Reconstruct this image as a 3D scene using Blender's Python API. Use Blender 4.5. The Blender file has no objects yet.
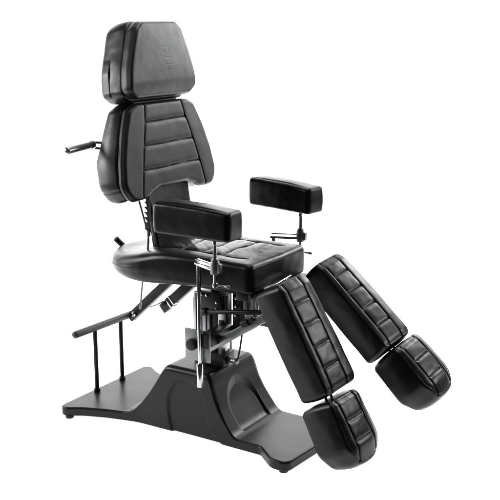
import bpy, bmesh, math, random
import numpy as np
from mathutils import Vector, Matrix, noise
sc = bpy.context.scene
rad = math.radians

# ------------------------------------------------------------------ camera
CAM = Vector((1.966, -2.818, 1.5)); PITCH = rad(13.5)
fh = Vector((-.539, .842, 0)).normalized()
fw = fh * math.cos(PITCH) - Vector((0, 0, math.sin(PITCH)))
rt = Vector((fh.y, -fh.x, 0)); up = rt.cross(fw)
cd = bpy.data.cameras.new('camera'); cam = bpy.data.objects.new('camera', cd)
sc.collection.objects.link(cam)
cam.matrix_world = Matrix(((rt.x, up.x, -fw.x, CAM.x), (rt.y, up.y, -fw.y, CAM.y), (rt.z, up.z, -fw.z, CAM.z), (0, 0, 0, 1)))
cd.sensor_width = 36; cd.lens = 36 * 975 / 500; cd.clip_end = 60; cd.clip_start = .05
sc.camera = cam

# ------------------------------------------------------------------ world and studio lamps
w = bpy.data.worlds.new('World'); sc.world = w; w.use_nodes = True
w.node_tree.nodes['Background'].inputs[0].default_value = (.9, .95, 1, 1)
w.node_tree.nodes['Background'].inputs[1].default_value = .05
sc.view_settings.view_transform = 'Standard'; sc.view_settings.look = 'None'
sc.view_settings.exposure = 0; sc.view_settings.gamma = 1

def softbox(name, loc, target, sx, sy, power, col=(1, 1, 1), spread=180):
    l = bpy.data.lights.new(name, 'AREA'); l.shape = 'RECTANGLE'; l.size = sx; l.size_y = sy
    l.energy = power; l.color = col; l.spread = rad(spread)
    o = bpy.data.objects.new(name, l); sc.collection.objects.link(o); o.location = loc
    o.rotation_euler = (Vector(target) - Vector(loc)).to_track_quat('-Z', 'Y').to_euler()
    return o
softbox('softbox_top', (.2, .3, 3.3), (0, 0, .6), 2.2, 1.6, 65)
softbox('softbox_right', (1.15, 3.0, 2.35), (-.2, 0, 1.35), 1.2, 1.15, 76)
softbox('fill_low_right', (2.7, 2.0, 1.55), (.5, 0, .4), 1.0, .7, 44)  # added fill lamp, brightens the leg and foot pad faces
softbox('softbox_left', (-2.4, -.9, 1.1), (-.1, 0, .9), .8, 1.3, 30)
softbox('softbox_high_left', (-2.15, -2.0, 1.70), (-.2, 0, 1.0), .6, 1.0, 80)
softbox('softbox_back', (-1.7, 2.4, 2.6), (0, 0, .4), 2.4, 1.2, 90)

# ------------------------------------------------------------------ materials
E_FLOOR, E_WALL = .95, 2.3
def mat(name, col, rough=.5, metal=0, spec=.5, grain=None, bump=.0, coat=0, rvar=0, aniso=0):
    m = bpy.data.materials.new(name); m.use_nodes = True; nt = m.node_tree; N = nt.nodes; L = nt.links
    b = N['Principled BSDF']
    b.inputs['Base Color'].default_value = (*col, 1); b.inputs['Roughness'].default_value = rough
    b.inputs['Metallic'].default_value = metal; b.inputs['Specular IOR Level'].default_value = spec
    b.inputs['Coat Weight'].default_value = coat; b.inputs['Coat Roughness'].default_value = .15
    tc0 = N.new('ShaderNodeTexCoord'); tc = N.new('ShaderNodeMapping'); tc.inputs['Location'].default_value = (3.17, 5.71, 2.39)
    L.new(tc0.outputs['Object'], tc.inputs['Vector'])
    if grain:
        v = N.new('ShaderNodeTexVoronoi'); v.inputs['Scale'].default_value = grain; v.feature = 'F1'
        n = N.new('ShaderNodeTexNoise'); n.inputs['Scale'].default_value = grain * .35; n.inputs['Detail'].default_value = 5
        ad = N.new('ShaderNodeMath'); ad.operation = 'ADD'
        L.new(tc.outputs['Vector'], v.inputs['Vector']); L.new(tc.outputs['Vector'], n.inputs['Vector'])
        L.new(v.outputs['Distance'], ad.inputs[0]); L.new(n.outputs['Fac'], ad.inputs[1])
        bp = N.new('ShaderNodeBump'); bp.inputs['Strength'].default_value = bump; bp.inputs['Distance'].default_value = .0006
        L.new(ad.outputs[0], bp.inputs['Height']); L.new(bp.outputs[0], b.inputs['Normal'])
    if rvar:
        n2 = N.new('ShaderNodeTexNoise'); n2.inputs['Scale'].default_value = 9; n2.inputs['Detail'].default_value = 2
        mr = N.new('ShaderNodeMapRange'); mr.inputs['To Min'].default_value = rough - rvar; mr.inputs['To Max'].default_value = rough + rvar
        mr.inputs['From Min'].default_value = .3; mr.inputs['From Max'].default_value = .7
        L.new(tc.outputs['Vector'], n2.inputs['Vector']); L.new(n2.outputs['Fac'], mr.inputs['Value'])
        L.new(mr.outputs[0], b.inputs['Roughness'])
    return m
M = dict(
    leather=mat('black_leather', (.004, .004, .004), .29, spec=.17, grain=520, bump=.25, rvar=.04),
    satin=mat('satin_black_leather', (.006, .006, .006), .36, spec=.42, grain=520, bump=.25, rvar=.05),
    backing=mat('matte_black_leather_dark', (.008, .0083, .009), .38, spec=.19, grain=620, bump=.35, rvar=.04),
    soft=mat('matte_black_leather', (.009, .0093, .010), .37, spec=.31, grain=620, bump=.35, rvar=.04),
    seam=mat('seam_thread', (.05, .05, .05), .6),
    plastic=mat('satin_black_moulding', (.005, .005, .005), .33, spec=.20, grain=900, bump=.08, rvar=.04),
    powder=mat('black_powder_coat', (.006, .006, .006), .38, spec=.15, grain=900, bump=.2, rvar=.04),
    bar=mat('dark_grey_coated_tube', (.028, .029, .030), .42, spec=.3, grain=800, bump=.2),
    chrome=mat('chrome', (.42, .425, .43), .16, metal=1, rvar=.03),
    alu=mat('brushed_aluminium', (.30, .30, .31), .3, metal=1, grain=300, bump=.1, rvar=.06),
    steel=mat('satin_grey_steel', (.16, .165, .165), .38, metal=.85, rvar=.05),
    rubber=mat('black_rubber', (.008, .008, .008), .5, spec=.2),
    grip=mat('polished_dark_grip', (.30, .30, .31), .26, metal=.8, spec=.6, rvar=.03),
)
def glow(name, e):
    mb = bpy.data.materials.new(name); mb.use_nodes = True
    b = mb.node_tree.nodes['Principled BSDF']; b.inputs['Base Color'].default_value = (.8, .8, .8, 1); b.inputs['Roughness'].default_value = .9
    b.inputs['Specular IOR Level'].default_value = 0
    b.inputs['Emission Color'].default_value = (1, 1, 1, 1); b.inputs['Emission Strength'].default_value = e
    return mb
M['white'] = glow('glowing_white_floor', E_FLOOR); M['glow_wall'] = glow('glowing_white_wall', E_WALL)  # emission added to plain white surfaces, no lamps behind them

# ------------------------------------------------------------------ object helpers
WM = {}
def link(name, bm, m, parent=None, mw=None, smooth=True, label=None, bev=0):
    me = bpy.data.meshes.new(name)
    bmesh.ops.recalc_face_normals(bm, faces=bm.faces)
    if smooth:
        for f in bm.faces: f.smooth = True
        for e in bm.edges:
            if len(e.link_faces) == 2 and e.calc_face_angle(0) > rad(38): e.smooth = False
    bm.to_mesh(me); bm.free()
    me.materials.append(M[m])
    o = bpy.data.objects.new(name, me); sc.collection.objects.link(o)
    WM[o.name] = mw if mw is not None else Matrix.Identity(4)
    if parent:
        o.parent = parent
        o.matrix_basis = WM.get(parent.name, Matrix.Identity(4)).inverted() @ WM[o.name]
    else: o.matrix_basis = WM[o.name]
    if label: o['label'] = label
    return o

def frame(o, x, y, z):
    o, x, y, z = map(Vector, (o, x, y, z))
    return Matrix(((x.x, y.x, z.x, o.x), (x.y, y.y, z.y, o.y), (x.z, y.z, z.z, o.z), (0, 0, 0, 1)))

def box(bm, c, d, bevel=.002, mtx=None, seg=2):
    c, d = Vector(c), Vector(d)
    r = bmesh.ops.create_cube(bm, size=1)
    vs = r['verts']
    for v in vs: v.co = Vector((v.co.x * d.x, v.co.y * d.y, v.co.z * d.z))
    if bevel > 0:
        es = list({e for v in vs for e in v.link_edges})
        g = bmesh.ops.bevel(bm, geom=es, offset=bevel, segments=seg, affect='EDGES', profile=.5)
        vs = list({v for v in g['verts']} | {v for v in vs if v.is_valid})
        fs = {f for v in vs for f in v.link_faces}; vs = list({v for f in fs for v in f.verts})
    for v in vs:
        if mtx is not None: v.co = mtx @ v.co
        v.co += c
    return vs

def beam(bm, a, b, wy, wz, bevel=.002, side=Vector((0, 1, 0))):
    """rectangular bar from a to b; wy along the side direction, wz across"""
    a, b = Vector(a), Vector(b); x = (b - a).normalized(); y = (side - x * side.dot(x)).normalized(); z = x.cross(y)
    m3 = Matrix((x, y, z)).transposed()
    box(bm, (a + b) / 2, ((b - a).length, wy, wz), bevel, m3)

def tube(bm, pts, r, seg=20, caps=True, closed=False):
    pts = [Vector(p) for p in pts]; n = len(pts); rs = r if isinstance(r, (list, tuple)) else [r] * n
    rings = []; prev = None
    for i, p in enumerate(pts):
        if closed: t = (pts[(i + 1) % n] - pts[i - 1]).normalized()
        else:
            t = Vector()
            if i: t += (p - pts[i - 1]).normalized() if (p - pts[i - 1]).length > 1e-9 else Vector()
            if i < n - 1: t += (pts[i + 1] - p).normalized() if (pts[i + 1] - p).length > 1e-9 else Vector()
            t.normalize()
        if prev is None:
            a = t.orthogonal().normalized()
        else:
            a = (prev - t * prev.dot(t)).normalized()
        prev = a; b = t.cross(a)
        rings.append([bm.verts.new(p + (a * math.cos(2 * math.pi * k / seg) + b * math.sin(2 * math.pi * k / seg)) * rs[i]) for k in range(seg)])
    rg = range(n) if closed else range(n - 1)
    for i in rg:
        A, B = rings[i], rings[(i + 1) % n]
        for k in range(seg): bm.faces.new((A[k], A[(k + 1) % seg], B[(k + 1) % seg], B[k]))
    if caps and not closed:
        bm.faces.new(rings[0][::-1]); bm.faces.new(rings[-1])

def rod(bm, a, b, r, ch=.0015, seg=24):
    """straight round bar with chamfered ends"""
    a, b = Vector(a), Vector(b); t = (b - a).normalized(); ch = min(ch, r * .5, (b - a).length * .3)
    tube(bm, [a, a + t * ch * .3, a + t * ch, b - t * ch, b - t * ch * .3, b], [r - ch, r - ch * .3, r, r, r - ch * .3, r - ch], seg)

def grip(bm, a, b, r, seg=24, r2=None):
    """round bar with domed ends"""
    a, b = Vector(a), Vector(b); t = (b - a).normalized(); L = (b - a).length; r2 = r2 or r
    P = []; Rr = []
    for k in range(1, 8):
        q = k / 7 * math.pi / 2; P.append(a + t * r * .8 * (1 - math.cos(q))); Rr.append(r * math.sin(q))
    for k in range(7, 0, -1):
        q = k / 7 * math.pi / 2; P.append(b - t * r2 * .8 * (1 - math.cos(q))); Rr.append(r2 * math.sin(q))
    tube(bm, P, Rr, seg)

def arc_path(pts, r=.02, n=8):
    """polyline with rounded bends"""
    pts = [Vector(p) for p in pts]; out = [pts[0]]
    for i in range(1, len(pts) - 1):
        p = pts[i]; d0 = (pts[i - 1] - p); d1 = (pts[i + 1] - p); rr = min(r, d0.length * .45, d1.length * .45)
        A = p + d0.normalized() * rr; B = p + d1.normalized() * rr
        for k in range(n + 1):
            t = k / n; out.append((1 - t) ** 2 * A + 2 * t * (1 - t) * p + t * t * B)
    out.append(pts[-1]); return out

# ------------------------------------------------------------------ upholstery: filleted outline, soft edges, stitched panels
def fillet(pts, rs, n=10):
    """closed 2-D polygon (counter-clockwise) -> dense rounded outline + index of the middle of every corner"""
    out = []; mids = []; k = len(pts)
    for i in range(k):
        p = np.array(pts[i], float); a = np.array(pts[i - 1], float) - p; b = np.array(pts[(i + 1) % k], float) - p
        la, lb = np.linalg.norm(a), np.linalg.norm(b); a /= la; b /= lb
        ang = math.acos(max(-1, min(1, float(a @ b)))); d = min(rs[i] / math.tan(ang / 2), la * .49, lb * .49)
        r = d * math.tan(ang / 2); A = p + a * d; B = p + b * d; bis = (a + b); nb = np.linalg.norm(bis)
        if nb < 1e-6 or r < 1e-5: out.append(p); mids.append(len(out) - 1); continue
        c = p + bis / nb * (r / math.sin(ang / 2)); va, vb = A - c, B - c
        om = math.acos(max(-1, min(1, float(va @ vb) / (r * r + 1e-12))))
        for j in range(n + 1):
            t = j / n
            q = va * math.sin((1 - t) * om) / math.sin(om) + vb * math.sin(t * om) / math.sin(om) if om > 1e-4 else va * (1 - t) + vb * t
            out.append(c + q)
            if j == n // 2: mids.append(len(out) - 1)
    return np.array(out), mids

def resample(poly, n, wt=None):
    d = np.r_[0, np.cumsum(np.linalg.norm(np.diff(poly, axis=0), axis=1))]
    if wt is not None:      # finer spacing where wt is high
        tt = np.linspace(0, d[-1], 3000); px = np.interp(tt, d, poly[:, 0]); ww = np.cumsum(wt(px)); ww = (ww - ww[0]) / (ww[-1] - ww[0])
        t = np.interp(np.linspace(0, 1, n + 1), ww, tt)
        return np.c_[np.interp(t, d, poly[:, 0]), np.interp(t, d, poly[:, 1])]
    t = np.linspace(0, d[-1], n + 1)
    return np.c_[np.interp(t, d, poly[:, 0]), np.interp(t, d, poly[:, 1])]

def sides4(outline, corners, nu, nv, wt=None):
    """split at four corners: bottom, right, top, left (counter-clockwise)"""
    o, m = outline; c = [m[i] for i in corners]; N = len(o); S = []
    for i, n in zip(range(4), (nu, nv, nu, nv)):
        a, b = c[i], c[(i + 1) % 4]
        idx = list(range(a, b + 1)) if b > a else list(range(a, N)) + list(range(0, b + 1))
        S.append(resample(o[idx], n, wt if len(S) % 2 == 0 else None))
    return S

def g(d, w): return np.exp(-(d / w) ** 2)

def cushion(outline, corners, h, rt_=.012, rb=.012, nu=60, nv=80, crown=.004, top=None, side=None, nside=8,
            wob=.0012, wfreq=9, seed=0, bulge=0, ne=6, bm=None, wt=None, cp=2, nsm=3):
    """closed padded solid; h = height (number or function of x,y), top(x,y,u,v) = extra height of the top face"""
    S = sides4(outline, corners, nu, nv, wt)
    ring = np.vstack([s[:-1] for s in S]); Mn = len(ring)
    tg = np.roll(ring, -1, 0) - np.roll(ring, 1, 0)
    for _ in range(nsm): tg = (np.roll(tg, 1, 0) + tg * 2 + np.roll(tg, -1, 0)) / 4
    tg /= np.linalg.norm(tg, axis=1)[:, None]; nrm = np.c_[tg[:, 1], -tg[:, 0]]
    rt_, rb = [(r(ring[:, 0], ring[:, 1]) if callable(r) else np.full(Mn, float(r)))[:, None] for r in (rt_, rb)]
    rt1, rb1 = rt_[:, 0], rb[:, 0]
    hf = h if callable(h) else (lambda x, y: np.full_like(x, float(h)))
    def grid(rr):
        I = ring - nrm * rr
        b = I[:nu + 1]; r = I[nu:nu + nv + 1]; t = I[nu + nv:2 * nu + nv + 1][::-1]; l = np.vstack([I[2 * nu + nv:], I[:1]])[::-1]
        u = np.linspace(0, 1, nu + 1)[:, None, None]; v = np.linspace(0, 1, nv + 1)[None, :, None]
        P = (1 - v) * b[:, None] + v * t[:, None] + (1 - u) * l[None] + u * r[None] - ((1 - u) * (1 - v) * b[0] + u * (1 - v) * b[-1] + (1 - u) * v * t[0] + u * v * t[-1])
        return P
    U = np.linspace(-1, 1, nu + 1)[:, None] * np.ones((1, nv + 1)); V = np.linspace(-1, 1, nv + 1)[None, :] * np.ones((nu + 1, 1))
    Pt = grid(rt_); X, Y = Pt[..., 0], Pt[..., 1]
    Zt = hf(X, Y) + crown * (1 - np.abs(U) ** cp) * (1 - np.abs(V) ** cp)
    if top is not None: Zt = Zt + top(X, Y, U, V)
    Pb = grid(rb)
    bi = [(i, 0) for i in range(nu)] + [(nu, j) for j in range(nv)] + [(i, nv) for i in range(nu, 0, -1)] + [(0, j) for j in range(nv, 0, -1)]
    own = bm is None
    if own: bm = bmesh.new()
    V3 = bm.verts.new
    T = [[V3((X[i, j], Y[i, j], Zt[i, j])) for j in range(nv + 1)] for i in range(nu + 1)]
    Bt = [[V3((Pb[i, j, 0], Pb[i, j, 1], 0)) for j in range(nv + 1)] for i in range(nu + 1)]
    rowT = [T[i][j] for i, j in bi]; rowB = [Bt[i][j] for i, j in bi]
    zedge = np.array([Zt[i, j] for i, j in bi])
    rows = [rowT]
    specs = []
    for k in range(1, ne + 1):
        a = k / ne * math.pi / 2; specs.append((ring - nrm * rt_ * (1 - math.sin(a)), zedge - rt1 * (1 - math.cos(a)), 1 - k / ne))
    for k in range(1, nside):
        t = k / nside; off = bulge * math.sin(math.pi * t)
        specs.append((ring + nrm * off, (zedge - rt1) * (1 - t) + rb1 * t, 0))
    for k in range(ne, 0, -1):
        a = k / ne * math.pi / 2; specs.append((ring - nrm * rb * (1 - math.sin(a)), rb1 * (1 - math.cos(a)), 0))
    for P2, Z2, _ in specs:
        x, y, z = P2[:, 0], P2[:, 1], Z2
        if side is not None: x, y, z = side(x, y, z, nrm)
        rows.append([V3((x[i], y[i], z[i])) for i in range(Mn)])
    rows.append(rowB)
    for A, B in zip(rows[:-1], rows[1:]):
        for i in range(Mn):
            j = (i + 1) % Mn; bm.faces.new((A[i], B[i], B[j], A[j]))
    for i in range(nu):
        for j in range(nv):
            bm.faces.new((T[i][j], T[i + 1][j], T[i + 1][j + 1], T[i][j + 1]))
            bm.faces.new((Bt[i][j], Bt[i][j + 1], Bt[i + 1][j + 1], Bt[i + 1][j]))
    if wob:
        bm.normal_update()
        o = Vector((seed * 7.3, seed * 3.1, seed))
        mv = [(v, v.normal * (noise.noise(v.co * wfreq + o) * wob + noise.noise(v.co * wfreq * 3.2 + o) * wob * .45)) for v in bm.verts]
        for v, d in mv: v.co += d
    return bm

def sym(pts):
    """mirror the right-hand outline (x>0, listed bottom to top) to a closed counter-clockwise polygon"""
    return list(pts) + [(-x, y) for x, y in reversed(pts)]

# ------------------------------------------------------------------ setting: seamless white sweep
bx = Vector((-.539, .842, 0)).normalized(); by = Vector((bx.y, -bx.x, 0))
def sweep(name, m, prof):
    bm = bmesh.new()
    R_ = [[bm.verts.new(bx * d + by * s_ + Vector((0, 0, z))) for s_ in (-3.2, -1.5, 0, 1.5, 3.2)] for d, z in prof]
    for A, B in zip(R_[:-1], R_[1:]):
        for k in range(4): bm.faces.new((A[k], A[k + 1], B[k + 1], B[k]))
    o = link(name, bm, m); o['kind'] = 'structure'
    return o
sweep('floor', 'white', [(-.78, 0), (0, 0), (1.2, 0)])  # added glow keeps contact shadows from showing under the base
sweep('backdrop', 'glow_wall', [(1.2, 0)] + [(1.2 + 1.3 * math.sin(a), 1.3 - 1.3 * math.cos(a)) for a in np.linspace(.06, math.pi / 2, 24)] + [(2.5, 4.2)])  # stronger added glow, lifts reflections on the base plates

# ------------------------------------------------------------------ the chair
chair = bpy.data.objects.new('tattoo_chair', None); sc.collection.objects.link(chair)
chair['label'] = 'black leather adjustable tattoo chair with split leg rests on a moulded black base'
chair['category'] = 'chair'

# ---- base
xs = np.array([-.56, -.295, -.275, -.25, -.219, -.18, -.14, -.118, -.106, -.09, .068, .08, .09, .105, .13, .155, .18, .195, .21, .5])
zs = np.array([.035, .035, .039, .052, .086, .142, .207, .24, .2485, .25, .25, .246, .226, .178, .126, .087, .053, .040, .035, .035])
_xx = np.linspace(-.56, .5, 1400); _zz = np.interp(_xx, xs, zs); _k = np.ones(19) / 19
_zz = np.convolve(np.pad(_zz, 9, mode='edge'), _k, 'valid')
def ss(a, b, x):
    t = np.clip((x - a) / (b - a), 0, 1); return t * t * (3 - 2 * t)
def Hb(x, y):
    z0 = np.interp(x, _xx, _zz)
    # arched recess moulded in the front slope
    hw = .098 * np.sqrt(np.clip(1 - (np.clip(z0 - .10, 0, 1) / .105) ** 2, 0, 1))
    m = ss(0, .014, hw - np.abs(y)) * (x > 0) * ss(.036, .05, z0)
    m2 = ss(0, .014, hw - np.abs(y)) * (x < 0) * ss(.036, .05, z0)
    return np.interp(x + .011 * m - .011 * m2, _xx, _zz)
def arch(x, z):
    d = np.clip(.11 - z, 0, 1); cx = -.014 + 3.9 * d * d; hb_ = .082 + 2.3 * d * d
    # signed distance of the arch: straight legs below, half ellipse above
    e = 1 - np.sqrt(((x - cx) / .082) ** 2 + (np.clip(z - .11, 0, 1) / .098) ** 2)
    s_ = np.where(z > .11, e * .085, hb_ - np.abs(x - cx))
    return ss(-.005, .006, s_)
def side_b(x, y, z, n):
    # draft of the pedestal walls and the arched recess in each side
    t = np.clip((z - .035) / .215, 0, 1)
    m = arch(x, z) * (np.abs(n[:, 1]) > .8)
    yy = y * (1 - .07 * t) - np.sign(y) * .009 * m
    return x, yy, z
pr = [(-.540, -.290), (-.45, -.232), (-.36, -.197), (-.24, -.166), (0, -.160), (.305, -.158), (.385, -.222), (.452, -.226), (.468, 0)]
pts = pr + [(x, -y) for x, y in reversed(pr[:-1])]
rs = [.035, .12, .3, .3, 1, .03, .05, .03, .2] + [.03, .05, .03, 1, .3, .3, .12, .035]
bm = cushion(fillet(pts, rs), (0, 7, 9, 16), Hb, lambda x, y: .008 + .012 * ss(-.25, -.16, x) * ss(.17, .10, x), .006, nu=480, nv=130, crown=0, side=side_b, nside=84, wob=0,
    wt=lambda x: 1 + 5 * ((x > .05) & (x < .2)) + 3 * ((x > -.29) & (x < -.08)) + 1.5 * ((x > -.12) & (x < .16)))
for v in bm.verts:   # draft of the roof edge
    if v.co.z > .0: pass
    v.co.z += .010
    t = max(0, min(1, (v.co.z - .045) / .215))
base = link('base', bm, 'plastic', chair)
# the top grid gets the same draft as the walls
me = base.data
co = np.empty(len(me.vertices) * 3); me.vertices.foreach_get('co', co); co = co.reshape(-1, 3)
nT = 481 * 131
t = np.clip((co[:nT, 2] - .045) / .215, 0, 1); co[:nT, 1] *= (1 - .07 * t); bs = co[nT:2 * nT]; bs[:, 1] -= .009 * arch(bs[:, 0], bs[:, 0] * 0) * bs[:, 1] / .16 * (np.abs(bs[:, 0]) < .2); co[nT:2 * nT] = bs
me.vertices.foreach_set('co', co.ravel()); me.update()
for x, y in ((.425, -.2), (.425, .2), (-.50, -.25), (-.50, .25)):
    bm = bmesh.new(); rod(bm, (x, y, 0), (x, y, .0155), .016, .003); link('rubber_foot', bm, 'rubber', base)

# ---- rear foot rail on two posts
bm = bmesh.new(); grip(bm, (-.515, -.195, .312), (-.515, .215, .307), .0145)
rail = link('foot_rail', bm, 'bar', chair)
for y in (-.072, .083):
    bm = bmesh.new(); rod(bm, (-.515, y, .05), (-.515, y, .300), .0085); rod(bm, (-.515, y, .045), (-.515, y, .058), .013, .004)
    link('post', bm, 'powder', rail)

# ---- lift column
ZT = .26
bm = bmesh.new(); box(bm, (-.016, .0, .39), (.072, .10, .268), .004)
col = link('lift_column', bm, 'alu', chair)
bm = bmesh.new(); box(bm, (.036, .004, .40), (.032, .09, .288), .002)
link('column_cover', bm, 'powder', col)
bm = bmesh.new(); box(bm, (.034, -.060, .502), (.092, .014, .07), .002)
link('head_plate', bm, 'powder', col)
bm = bmesh.new(); box(bm, (.05, -.034, .288), (.088, .075, .048), .004)
link('foot_block', bm, 'powder', col)
for x in (-.038, -.016, .006):          # slots of the extruded profile
    bm = bmesh.new(); box(bm, (x, -.0512, .39), (.005, .003, .26), .0005)
    link('profile_slot', bm, 'powder', col)
bm = bmesh.new(); box(bm, (-.0545, -.02, .42), (.004, .05, .16), .001)
link('side_strip', bm, 'powder', col)
bm = bmesh.new(); box(bm, (.068, -.028, .415), (.032, .03, .22), .003)
link('guide_rail', bm, 'alu', col)
for z, hz in ((.47, .024), (.425, .016), (.505, .02)):
    bm = bmesh.new(); box(bm, (.068, -.045, z), (.020, .006, hz), .002)
    link('guide_block', bm, 'powder', col)
bm = bmesh.new()
box(bm, (.128, .02, .47), (.052, .09, .16), .004)
box(bm, (.185, .03, .50), (.02, .06, .10), .003)
link('scissor_plate', bm, 'powder', col)
bm = bmesh.new(); box(bm, (.150, -.022, .505), (.018, .006, .10), .001); box(bm, (.192, -.003, .50), (.016, .006, .08), .001)
link('steel_strip', bm, 'steel', col)
for x, y, z in ((.0, -.068, .526), (.022, -.068, .526), (.066, -.068, .505), (.066, -.068, .480), (.122, -.028, .52), (.122, -.028, .49), (.122, -.028, .455), (.068, -.05, .41)):
    bm = bmesh.new(); rod(bm, (x, y + .002, z), (x, y - .006, z), .0048, .0012, 12)
    link('bolt', bm, 'chrome', col)
bm = bmesh.new()   # hose fitting at the foot of the column
rod(bm, (.085, -.04, .285), (.135, -.05, .292), .009); rod(bm, (.10, -.043, .270), (.10, -.043, .302), .007); rod(bm, (.128, -.05, .291), (.140, -.052, .293), .012)
hf = link('hose_fitting', bm, 'steel', col)
bm = bmesh.new(); tube(bm, arc_path([(.13, -.05, .29), (.145, -.055, .30), (.158, -.06, .345), (.17, -.06, .42), (.16, -.06, .50)], .03), .0035, 10)
link('cable', bm, 'rubber', hf)

# ---- seat frame
bm = bmesh.new()
box(bm, (.02, 0, .577), (.34, .22, .03), .004)
box(bm, (.225, 0, .572), (.05, .30, .035), .004)
sf = link('seat_frame', bm, 'powder', chair)
bm = bmesh.new()
beam(bm, (-.515, .15, .293), (-.23, .15, .555), .03, .036)
b1 = link('tilt_arm', bm, 'powder', sf)
bm = bmesh.new(); rod(bm, (-.487, .138, .317), (-.487, .128, .317), .011); rod(bm, (-.487, .13, .317), (-.487, .124, .317), .006)
link('bolt', bm, 'chrome', b1)
bm = bmesh.new()
beam(bm, (-.226, .0, .418), (-.07, .0, .56), .034, .037)
b2 = link('brake_arm', bm, 'powder', sf)
bm = bmesh.new(); beam(bm, (-.196, 0, .4455), (-.188, 0, .4528), .040, .043, .003); beam(bm, (-.182, 0, .4585), (-.176, 0, .464), .038, .041, .002)
link('clamp_ring', bm, 'chrome', b2)
bm = bmesh.new(); tube(bm, arc_path([(-.205, -.022, .456), (-.222, -.03, .448), (-.235, -.032, .440), (-.268, -.036, .426)], .008), .0030, 10)
rod(bm, (-.212, -.020, .452), (-.222, -.030, .436), .007)
link('lever', bm, 'steel', b2)
bm = bmesh.new(); tube(bm, [(-.28, -.05, .58), (-.302, -.05, .415)], .0035, 10)
link('release_rod', bm, 'steel', sf)

# ---- seat
def seat_outline():
    p = []
    for a in np.linspace(-90, -270, 61):          # round rear end
        c, s = math.cos(rad(a)), math.sin(rad(a))
        p.append((-.175 + .243 * c, .210 * s))
    rear = p                                       # from (−.175,−.212) round the back to (−.175,.212): clockwise
    rear = rear[::-1]                              # (−.175,.212) -> back -> (−.175,−.212): counter-clockwise
    fr = [(-.06, -.204), (.10, -.190), (.285, -.187), (.291, 0), (.285, .187), (.10, .190), (-.06, .204)]
    return fr + rear
so = seat_outline()
rs = [.3, .5, .024, .3, .024, .5, .3] + [.2] * len(so[7:])
ro = fillet(so, rs, 4)
nrear = len(so) - 7
ci = [7 + int(nrear * .76), 2, 4, 7 + int(nrear * .24)]
def seat_top(X, Y, U, V):
    z = np.zeros_like(X)
    inside = ss(-.012, .004, .125 - np.abs(Y)) * ss(.24, .20, X)
    z -= .0045 * g(np.abs(Y) - .118, .0030) * ss(.245, .22, X) + .0035 * g(np.abs(Y) - .118, .016) * ss(.245, .2, X)
    for k, xg in enumerate((.125, .040, -.05)):
        xw = xg + .005 * np.sin(Y * 31 + k * 2)
        z -= (.0035 * g(X - xw, .0028) + .0022 * g(X - xw, .013)) * ss(.122, .114, np.abs(Y))
    # creased leather across the pleats
    z += inside * .0015 * (np.sin((X * 62 + Y * 34 + 2.0 * np.sin(Y * 21 + 1))) ** 3)
    z -= .004 * g(X - .262, .004) * ss(.19, .17, np.abs(Y)) * 0
    z *= ss(-.22, -.12, X)
    return z
def seat_side(x, y, z, n):
    # the rear end is full and bulging, the front squarer
    k = ss(.0, -.22, x); zc = .056; h = np.clip((z - zc) / .056, -1, 1)
    tuck = .036 * k * (np.abs(h) ** 2.2)
    lo = .010 * ss(.08, -.1, x)
    zz = z + .012 * k * ss(.2, 1, h)
    return x - n[:, 0] * tuck, y - n[:, 1] * tuck, zz - lo * ss(0, -1, h)
bm = cushion(ro, ci, lambda x, y: .104 - .036 * ss(-.06, -.34, x), lambda x, y: .020 + .012 * ss(.05, -.2, x), lambda x, y: .014 + .019 * ss(.1, -.2, x), nu=170, nv=130, crown=.007, cp=3, nsm=25,
             top=seat_top, nside=12, wob=.0014, wfreq=8, seed=3, bulge=.0015, ne=12)
for v in bm.verts:      # the underside hangs lower at the rear
    x, y, z = v.co; k = max(0, min(1, (.10 - x) / .3)); k = k * k * (3 - 2 * k)
    v.co.z -= .020 * k * max(0, 1 - z / .10)
seat = link('seat', bm, 'leather', chair, Matrix.Translation((0, 0, .592)))
bm = bmesh.new()   # short release lever behind the seat
rod(bm, (-.36, .06, .59), (-.412, .008, .63), .005)
lv = link('release_lever', bm, 'steel', chair)
bm = bmesh.new(); rod(bm, (-.405, .018, .615), (-.430, -.030, .672), .0115, .002); link('grip', bm, 'rubber', lv)

# ---- backrest
TB = .164
back_o = (-.203, 0, 1.19)
def bframe(off=0, o=back_o, t=TB):
    m = frame(o, (0, 1, 0), (-math.sin(t), 0, math.cos(t)), (math.cos(t), 0, math.sin(t)))
    return m @ Matrix.Translation((0, 0, off))
back = None
hb = [(-.235, -.316), (-.11, -.3), (-.08, -.285)]
# outline of the padded front: y is up along the back from its top edge
right = [(.085, -.286), (.128, -.300), (.165, -.318), (.238, -.319), (.274, -.270), (.257, -.175), (.228, -.085), (.190, -.004), (.150, .013)]
po = sym(right)
rr = [.04, .06, .08, .04, .07, .25, .25, .035, .05]; ro = fillet(po, rr + rr[::-1], 8)
nR = len(right)
def seamx(Y):    # half width between the two long seams at height Y
    return np.interp(-Y, [0, .052, .134, .217, .295, .33], [.108, .120, .146, .168, .186, .192])
def back_top(X, Y, U, V):
    z = np.zeros_like(X); d = np.abs(X) - seamx(Y)
    z -= .0040 * g(d, .0020) + .0016 * g(d, .009)
    ins = ss(.004, -.006, d)
    for yg in (-.052, -.134, -.219):
        yw = yg + .0012 * np.sin(X * 22)
        z -= ins * (.0042 * g(Y - yw, .0022) + .0030 * g(Y - yw, .011))
    z -= .003 * ss(.0, .10, d)
    return z
ci = [len(po) - 1 - 3, 3, nR - 2, nR + 1]
bm = cushion(ro, ci, .040, .013, .010, nu=230, nv=190, crown=.003, top=back_top, nside=5, wob=.0013, wfreq=7, seed=5, bulge=.003)
back = link('backrest', bm, 'backing', chair, bframe(-.044))
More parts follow.
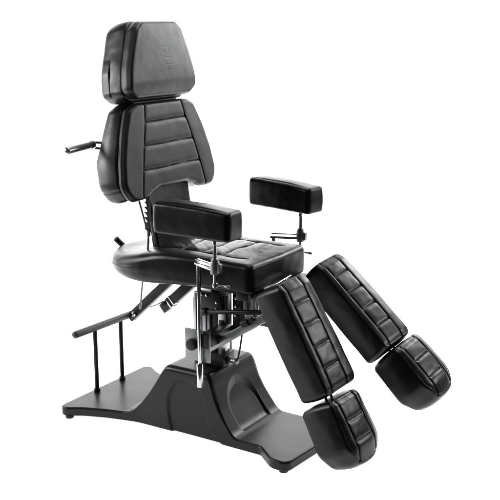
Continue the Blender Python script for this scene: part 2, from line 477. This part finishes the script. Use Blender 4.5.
# rear shell
right = [(.10, -.292), (.225, -.318), (.262, -.268), (.250, -.175), (.216, -.085), (.180, -.004), (.140, .011)]
rr = [.05, .035, .06, .25, .25, .03, .04]; po = sym(right); ro = fillet(po, rr + rr[::-1], 8); nR = len(right)
ci = [len(po) - 1 - 1, 1, nR - 2, nR + 1]
def shell_side(x, y, z, n):
    k = .0 + .016 * (1 - ss(.0, .095, z)) * ss(-.05, -.16, y) * 0
    sw = np.sin(np.clip(z / .095, 0, 1) * math.pi)
    o = .009 * sw
    gr = -.004 * g(y + .275, .0028)
    return x + n[:, 0] * (o + gr), y + n[:, 1] * (o), z
def shell_h(x, y): return .098 + 0 * x
bm = cushion(ro, ci, .096, .008, .026, nu=90, nv=120, crown=0, side=shell_side, nside=14, wob=.0016, wfreq=6, seed=6, ne=8)
for v in bm.verts:       # the shell gets deeper towards the small of the back
    x, y, z = v.co; k = 1 - z / .096
    dep = float(np.interp(-y, [0, .08, .17, .25, .33], [-.020, -.006, .012, .004, -.006]))
    v.co.z -= dep * max(0, k)
shell = link('rear_shell', bm, 'satin', back, bframe(-.147))
# curved lower pad and support plate
t2 = .10
bm = bmesh.new()
bm = cushion(fillet([(-.108, -.30), (.118, -.30), (.125, 0), (-.122, 0)], [.012] * 4, 5), (0, 1, 2, 3), .022, .006, .006, nu=30, nv=40, crown=.002, wob=.001, nside=3)
sup = link('back_support', bm, 'leather', chair, frame((-.222, 0, .925), (0, 1, 0), (-math.sin(.18), 0, math.cos(.18)), (math.cos(.18), 0, math.sin(.18))))
bm = bmesh.new(); box(bm, (-.215, 0, .76), (.02, .16, .30), .004, Matrix.Rotation(-.18, 3, 'Y'))
box(bm, (-.20, 0, .60), (.05, .20, .05), .004)
link('support_plate', bm, 'powder', sup)
# toothed recline bar
bm = bmesh.new()
ys = -.150
pts = [(.0, .905)]
for k in range(8):
    z0 = .90 - k * .019; pts += [(-.0, z0), (-.014, z0 - .003), (-.004, z0 - .011), (0, z0 - .016)]
pts += [(.0, .735), (.010, .735), (.010, .905)]
fa = [bm.verts.new((x - .172 - (.905 - z) * .02, ys - .004, z)) for x, z in pts]; fb = [bm.verts.new((x - .172 - (.905 - z) * .02, ys + .004, z)) for x, z in pts]
bm.faces.new(fa); bm.faces.new(fb[::-1])
for i in range(len(pts)): j = (i + 1) % len(pts); bm.faces.new((fa[i], fb[i], fb[j], fa[j]))
link('ratchet_bar', bm, 'powder', sup, smooth=False)
bm = bmesh.new()
tube(bm, [(-.230, -.14, .89), (-.190, -.14, .765)], .0042, 12); rod(bm, (-.192, -.14, .775), (-.186, -.14, .755), .0065)
tube(bm, [(-.176, -.142, .775), (-.184, -.142, .68)], .004, 12); rod(bm, (-.175, -.142, .785), (-.177, -.142, .758), .0075)
link('gas_strut', bm, 'steel', sup)

# side handle on the shell
bm = bmesh.new()
grip(bm, (-.345, -.374, 1.052), (-.345, -.245, 1.060), .0135, r2=.0155)
hd = link('push_handle', bm, 'grip', back)
bm = bmesh.new()
rod(bm, (-.345, -.252, 1.060), (-.345, -.235, 1.061), .0170)
tube(bm, arc_path([(-.341, -.240, 1.068), (-.335, -.215, 1.066), (-.315, -.19, 1.060)], .01), .0055, 12)
tube(bm, arc_path([(-.349, -.240, 1.052), (-.340, -.215, 1.045), (-.315, -.19, 1.045)], .01), .0055, 12)
link('handle_socket', bm, 'chrome', hd)

# ---- headrest
TH = .114; ho = (-.214, 0, 1.472)
right = [(.155, -.250), (.192, -.222), (.186, -.160), (.160, -.085), (.130, -.012), (.100, .011)]
rr = [.03, .028, .25, .25, .05, .035]
def head_top(X, Y, U, V):
    z = np.zeros_like(X)
    z += -.012 * ss(-.19, -.262, Y)
    def stroke(x0, y0, x1, y1):
        d = np.array([x1 - x0, y1 - y0]); L2 = d @ d
        t = np.clip(((X - x0) * d[0] + (Y - y0) * d[1]) / L2, 0, 1)
        return g(np.hypot(X - x0 - t * d[0], Y - y0 - t * d[1]), .0019)
    e = 0
    for s in ((-.012, -.078, .026, -.078), (.026, -.078, .026, -.100), (-.004, -.096, .010, -.104), (.004, -.116, .032, -.116),
              (.032, -.116, .026, -.134), (.006, -.140, .036, -.140), (.004, -.160, .030, -.160), (.012, -.146, .010, -.168)):
        e = np.maximum(e, stroke(*s))
    return z - .0004 * e
po = sym(right); ro = fillet(po, rr + rr[::-1], 8); nR = len(right)
ci = [len(po) - 1 - 1, 1, nR - 2, nR + 1]
bm = cushion(ro, ci, .056, .011, .014, nu=190, nv=150, crown=.006, top=head_top, nside=6, wob=.0012, wfreq=8, seed=9, bulge=.003)
head = link('headrest', bm, 'soft', chair, bframe(-.060, ho, TH))
right = [(.15, -.262), (.184, -.235), (.178, -.160), (.150, -.085), (.124, -.004), (.104, .015)]
po = sym(right); ro = fillet(po, [.03, .028, .25, .25, .045, .03] + [.03, .028, .25, .25, .045, .03][::-1], 8)
def hs(x, y, z, n):
    o = .006 * np.sin(np.clip(z / .115, 0, 1) * math.pi)
    return x + n[:, 0] * o, y + n[:, 1] * o, z
bm = cushion(ro, ci, .112, .010, .030, nu=80, nv=90, crown=0, side=hs, nside=16, wob=.0022, wfreq=9, seed=11, ne=8)
for v in bm.verts:        # the back of the pillow is lower than its front
    x, y, z = v.co; k = 1 - z / .112
    if y > -.12: v.co.y -= .018 * max(0, k) ** 1.5 * (y + .12) / .12
hshell = link('rear_pillow', bm, 'satin', head, bframe(-.166, ho, TH))
# side flap of the pillow cover
for s in (-1, 1):
    bm = bmesh.new()
    n1 = 14; n2 = 14; G = []
    for i in range(n1 + 1):
        row = []
        for j in range(n2 + 1):
            yy = -.112 - .130 * i / n1; zz = .022 + .036 * j / n2
            xo = float(np.interp(-yy, [.0, .085, .16, .235, .262], [.13, .150, .178, .182, .168])) + .006 * math.sin(zz / .112 * math.pi)
            low = max(0, (.030 - zz) / .030); xo -= .030 * (1 - math.sqrt(max(0, 1 - low ** 2)))
            edge = .0018 * min(1, min(i, n1 - i, j, n2 - j) / 1.0)
            row.append(bm.verts.new((s * (xo + edge + .0006), yy, zz)))
        G.append(row)
    for i in range(n1):
        for j in range(n2): bm.faces.new((G[i][j], G[i + 1][j], G[i + 1][j + 1], G[i][j + 1]))
    link('cover_flap', bm, 'satin', hshell, bframe(-.166, ho, TH))
bm = bmesh.new()
for y in (-.045, .045): rod(bm, (-.262, y, 1.10), (-.285, y, 1.30), .009)
link('neck_post', bm, 'chrome', head)
bm = bmesh.new(); box(bm, (-.275, 0, 1.198), (.06, .26, .022), .008, Matrix.Rotation(-.1, 3, 'Y'))
link('neck_bracket', bm, 'powder', head)

# ---- armrests: pad, post, clamp, lever
def armrest(s, yaw):
    L, W, Hh = .153, .046, .104
    o = fillet([(-L, -W), (L, -W), (L, W), (-L, W)], [.019, .019, .019, .019], 8)
    def tp(X, Y, U, V): return -.007 * ss(.0, .155, X) + .002 * ss(.0, .1, -X) - .0012 * g(np.abs(Y) - W + .013, .003)
    bm = cushion(o, (0, 1, 2, 3), Hh, .013, .011, nu=90, nv=34, crown=.005, top=tp, nside=14, wob=.0015, wfreq=9, seed=20 + s, bulge=.002)
    pad = link('armrest', bm, 'leather', chair, Matrix.Translation((.138, s * .283, .799)) @ Matrix.Rotation(yaw, 4, 'Z'))
    px, py = .206, s * .281
    bm = bmesh.new()
    rod(bm, (px, py, .632), (px, py, .80), .0062)
    rod(bm, (px, py, .775), (px, py, .801), .0085, .003); rod(bm, (px, py, .632), (px, py, .648), .0085)
    link('post', bm, 'chrome', pad)
    bm = bmesh.new()
    rod(bm, (px, py, .678), (px, py, .722), .0155, .003); rod(bm, (px, py, .716), (px, py, .730), .0125, .003)
    box(bm, (px + .016, py, .70), (.018, .016, .030), .003)
    cl = link('clamp', bm, 'steel', pad)
    bm = bmesh.new()
    rod(bm, (px - .004, py, .64), (px + .045, py - s * .006, .640), .0034); rod(bm, (px + .036, py - s * .005, .640), (px + .054, py - s * .006, .640), .0052)
    link('lever', bm, 'steel', cl)
    # carrier: crank bent from the upright to the clamp
    X0, Y0 = .112, s * .242
    bm = bmesh.new()
    rod(bm, (X0, Y0, .332 if s < 0 else .40), (X0, Y0, .694), .0070)
    beam(bm, (X0 - .012, Y0 + s * -.004, .692), (px - .006, py - s * .004, .692), .020, .010, .003)
    beam(bm, (X0 - .008, Y0 + s * -.002, .706), (px - .010, py - s * .004, .706), .016, .005, .002)
    up_ = link('armrest_carrier', bm, 'chrome', pad)
    bm = bmesh.new(); rod(bm, (X0, Y0, .252 if s < 0 else .34), (X0, Y0, .338 if s < 0 else .42), .0112, .002)
    link('guide_sleeve', bm, 'chrome', up_)
    bm = bmesh.new()
    box(bm, (X0 - .020, Y0 + s * -.017 + 0, .395), (.104, .008, .112), .002)
    pl = link('clamp_plate', bm, 'steel', pad)
    bm = bmesh.new()
    rod(bm, (X0 - .038, Y0 - s * .015, .398), (X0 - .038, Y0 + s * .004, .398), .021, .005, 28)
    link('clamp_knob', bm, 'rubber', pl)
    bm = bmesh.new(); box(bm, (X0 + .018, Y0 - s * .009, .418), (.030, .010, .050), .002)
    link('clamp_jaw', bm, 'rubber', pl)
    bm = bmesh.new(); box(bm, (X0 - .02, s * .13, .40), (.05, .19, .045), .003)
    link('cross_bar', bm, 'powder', pl)
armrest(-1, .0); armrest(1, -.20)

# ---- leg rests with foot pads
def rot(a, b, c):
    return (Matrix.Rotation(a, 3, 'Z') @ Matrix.Rotation(b, 3, 'Y') @ Matrix.Rotation(c, 3, 'X'))
def pose(c, ang):
    m = rot(*[rad(x) for x in ang]).to_4x4(); m.translation = Vector(c); return m
def leg_pad(c, ang, half, seed):
    L, W, T = half
    # outline: slightly narrower at the knee end (x runs down the leg)
    o = fillet([(-L, -W * .86), (-L * .4, -W * .97), (L, -W), (L, W), (-L * .4, W * .97), (-L, W * .86)], [.024, .3, .020, .020, .3, .024], 8)
    sw0, sw1 = -W * .62, W * .38
    def tp(X, Y, U, V):
        z = np.zeros_like(X)
        for sgn in (-1, 1):
            d = Y - (sw0 if sgn < 0 else sw1)
            z -= .0032 * g(d, .0018) + .0010 * g(d, .007)
        ins = ss(sw0 - .002, sw0 + .004, Y) * ss(sw1 + .002, sw1 - .004, Y)
        for k in range(4):
            xg = -L + L * 2 * (.20 + k * .195)
            z -= ins * (.0034 * g(X - xg, .0020) + .0018 * g(X - xg, .008))
        z -= .002 * ss(sw1 + .01, W, Y) + .010 * ss(-L * .8, -L, X) + .006 * ss(L * .85, L, X)
        return z
    bm = cushion(o, (0, 2, 3, 5), T * 2, .009, .012, nu=170, nv=90, crown=.005, cp=3, top=tp, nside=14, wob=.0016, wfreq=10, seed=seed, bulge=.004)
    m = pose(c, ang) @ Matrix.Translation((0, 0, -T))
    return link('leg_rest', bm, 'leather', chair, m)
def foot_pad(c, ang, half, seed, parent):
    L, W, T = half
    o = fillet([(-L, -W * .92), (L * .45, -W * 1.02), (L * 1.02, -W * .62), (L * 1.10, 0), (L * 1.02, W * .62), (L * .45, W * 1.02), (-L, W * .92)],
               [.022, .05, .05, .2, .05, .05, .022], 8)
    sw = W * .55
    def tp(X, Y, U, V):
        z = np.zeros_like(X)
        for sgn in (-1, 1):
            z -= .0034 * g(Y - sgn * sw, .0018) + .0012 * g(Y - sgn * sw, .008)
        ins = ss(sw + .002, sw - .004, np.abs(Y))
        for xg in (-L * .28, L * .36):
            z -= ins * ss(sw, sw * .7, np.abs(Y)) * (.0036 * g(X - xg, .0020) + .0022 * g(X - xg, .009))
        z -= .004 * ss(sw + .005, W, np.abs(Y)) + .008 * ss(-L * .75, -L, X) + .014 * ss(L * .5, L * 1.1, X)
        return z
    bm = cushion(o, (0, 2, 4, 6), T * 2, .011, .026, nu=110, nv=90, crown=.006, cp=3, top=tp, nside=12, wob=.0016, wfreq=11, seed=seed, bulge=.005, ne=8)
    for v in bm.verts:     # lower rear corner is cut back like a heel
        x, y, z = v.co
        k = max(0, (x - L * .1) / (L * .95)); v.co.z += (1 - z / (2 * T)) * .014 * k ** 2 if z < 2 * T else 0
    m = pose(c, ang) @ Matrix.Translation((0, 0, -T))
    return link('foot_pad', bm, 'leather', parent, m)
legs = [dict(c=(.463, -.132, .464), a=(2.1, 60.7, 7.8), h=(.197, .090, .061), fc=(.613, -.145, .173), fa=(-2, 60.7, 2.3), fhh=(.110, .092, .072)),
        dict(c=(.488, .181, .496), a=(1.4, 42.7, 9.7), h=(.193, .086, .058), fc=(.714, .205, .28), fa=(3.9, 43.9, 8.9), fhh=(.110, .093, .072))]
for i, q in enumerate(legs):
    lp = leg_pad(q['c'], q['a'], q['h'], 30 + i)
    fp = foot_pad(q['fc'], q['fa'], q['fhh'], 40 + i, lp)
    ml = pose(q['c'], q['a']); mf = pose(q['fc'], q['fa'])
    bm = bmesh.new()
    for y in (-.016, .016):
        a = ml @ Vector((q['h'][0] - .05, y - .005, 0)); b = mf @ Vector((-q['fhh'][0] + .03, y, 0))
        rod(bm, a, b, .0048)
    link('extension_rod', bm, 'powder', fp)
    # frame behind the pad, up to the hinge under the seat
    bm = bmesh.new()
    L, W, T = q['h']
    s = -1 if i == 0 else 1
    top = ml @ Vector((-L + .02, 0, -T - .004)); mid = ml @ Vector((L * .35, 0, -T - .008))
    hinge = Vector((.262, s * .125, .578))
    beam(bm, hinge, top, .07, .022, .003); 
    m3 = ml.to_3x3()
    box(bm, ml @ Vector((-L * .25, 0, -T - .006)), (L * 1.3, .06, .014), .003, m3)
    lb = link('leg_bracket', bm, 'powder', lp)
    bm = bmesh.new()
    rod(bm, (.268, s * .115 - .05, .583), (.268, s * .115 + .05, .583), .009)
    link('hinge', bm, 'powder', lb)
bm = bmesh.new(); rod(bm, (.312, -.150, .602), (.312, .03, .618), .0040)
link('hinge_rod', bm, 'chrome', sf)
# linkage bars from the clamp to the legs
bm = bmesh.new(); beam(bm, (.06, -.12, .345), (.34, -.12, .530), .022, .030, .003)
lk = link('lift_link', bm, 'steel', chair)
bm = bmesh.new(); rod(bm, (.215, -.137, .468), (.245, -.137, .482), .012, .003); beam(bm, (.235, -.137, .478), (.262, -.137, .497), .010, .016)
link('link_clamp', bm, 'rubber', lk)
bm = bmesh.new(); rod(bm, (.045, -.12, .482), (.30, -.12, .520), .0085); rod(bm, (.04, -.12, .481), (.06, -.12, .484), .014)
link('torsion_bar', bm, 'powder', chair)
# keep parents' children where they were modelled
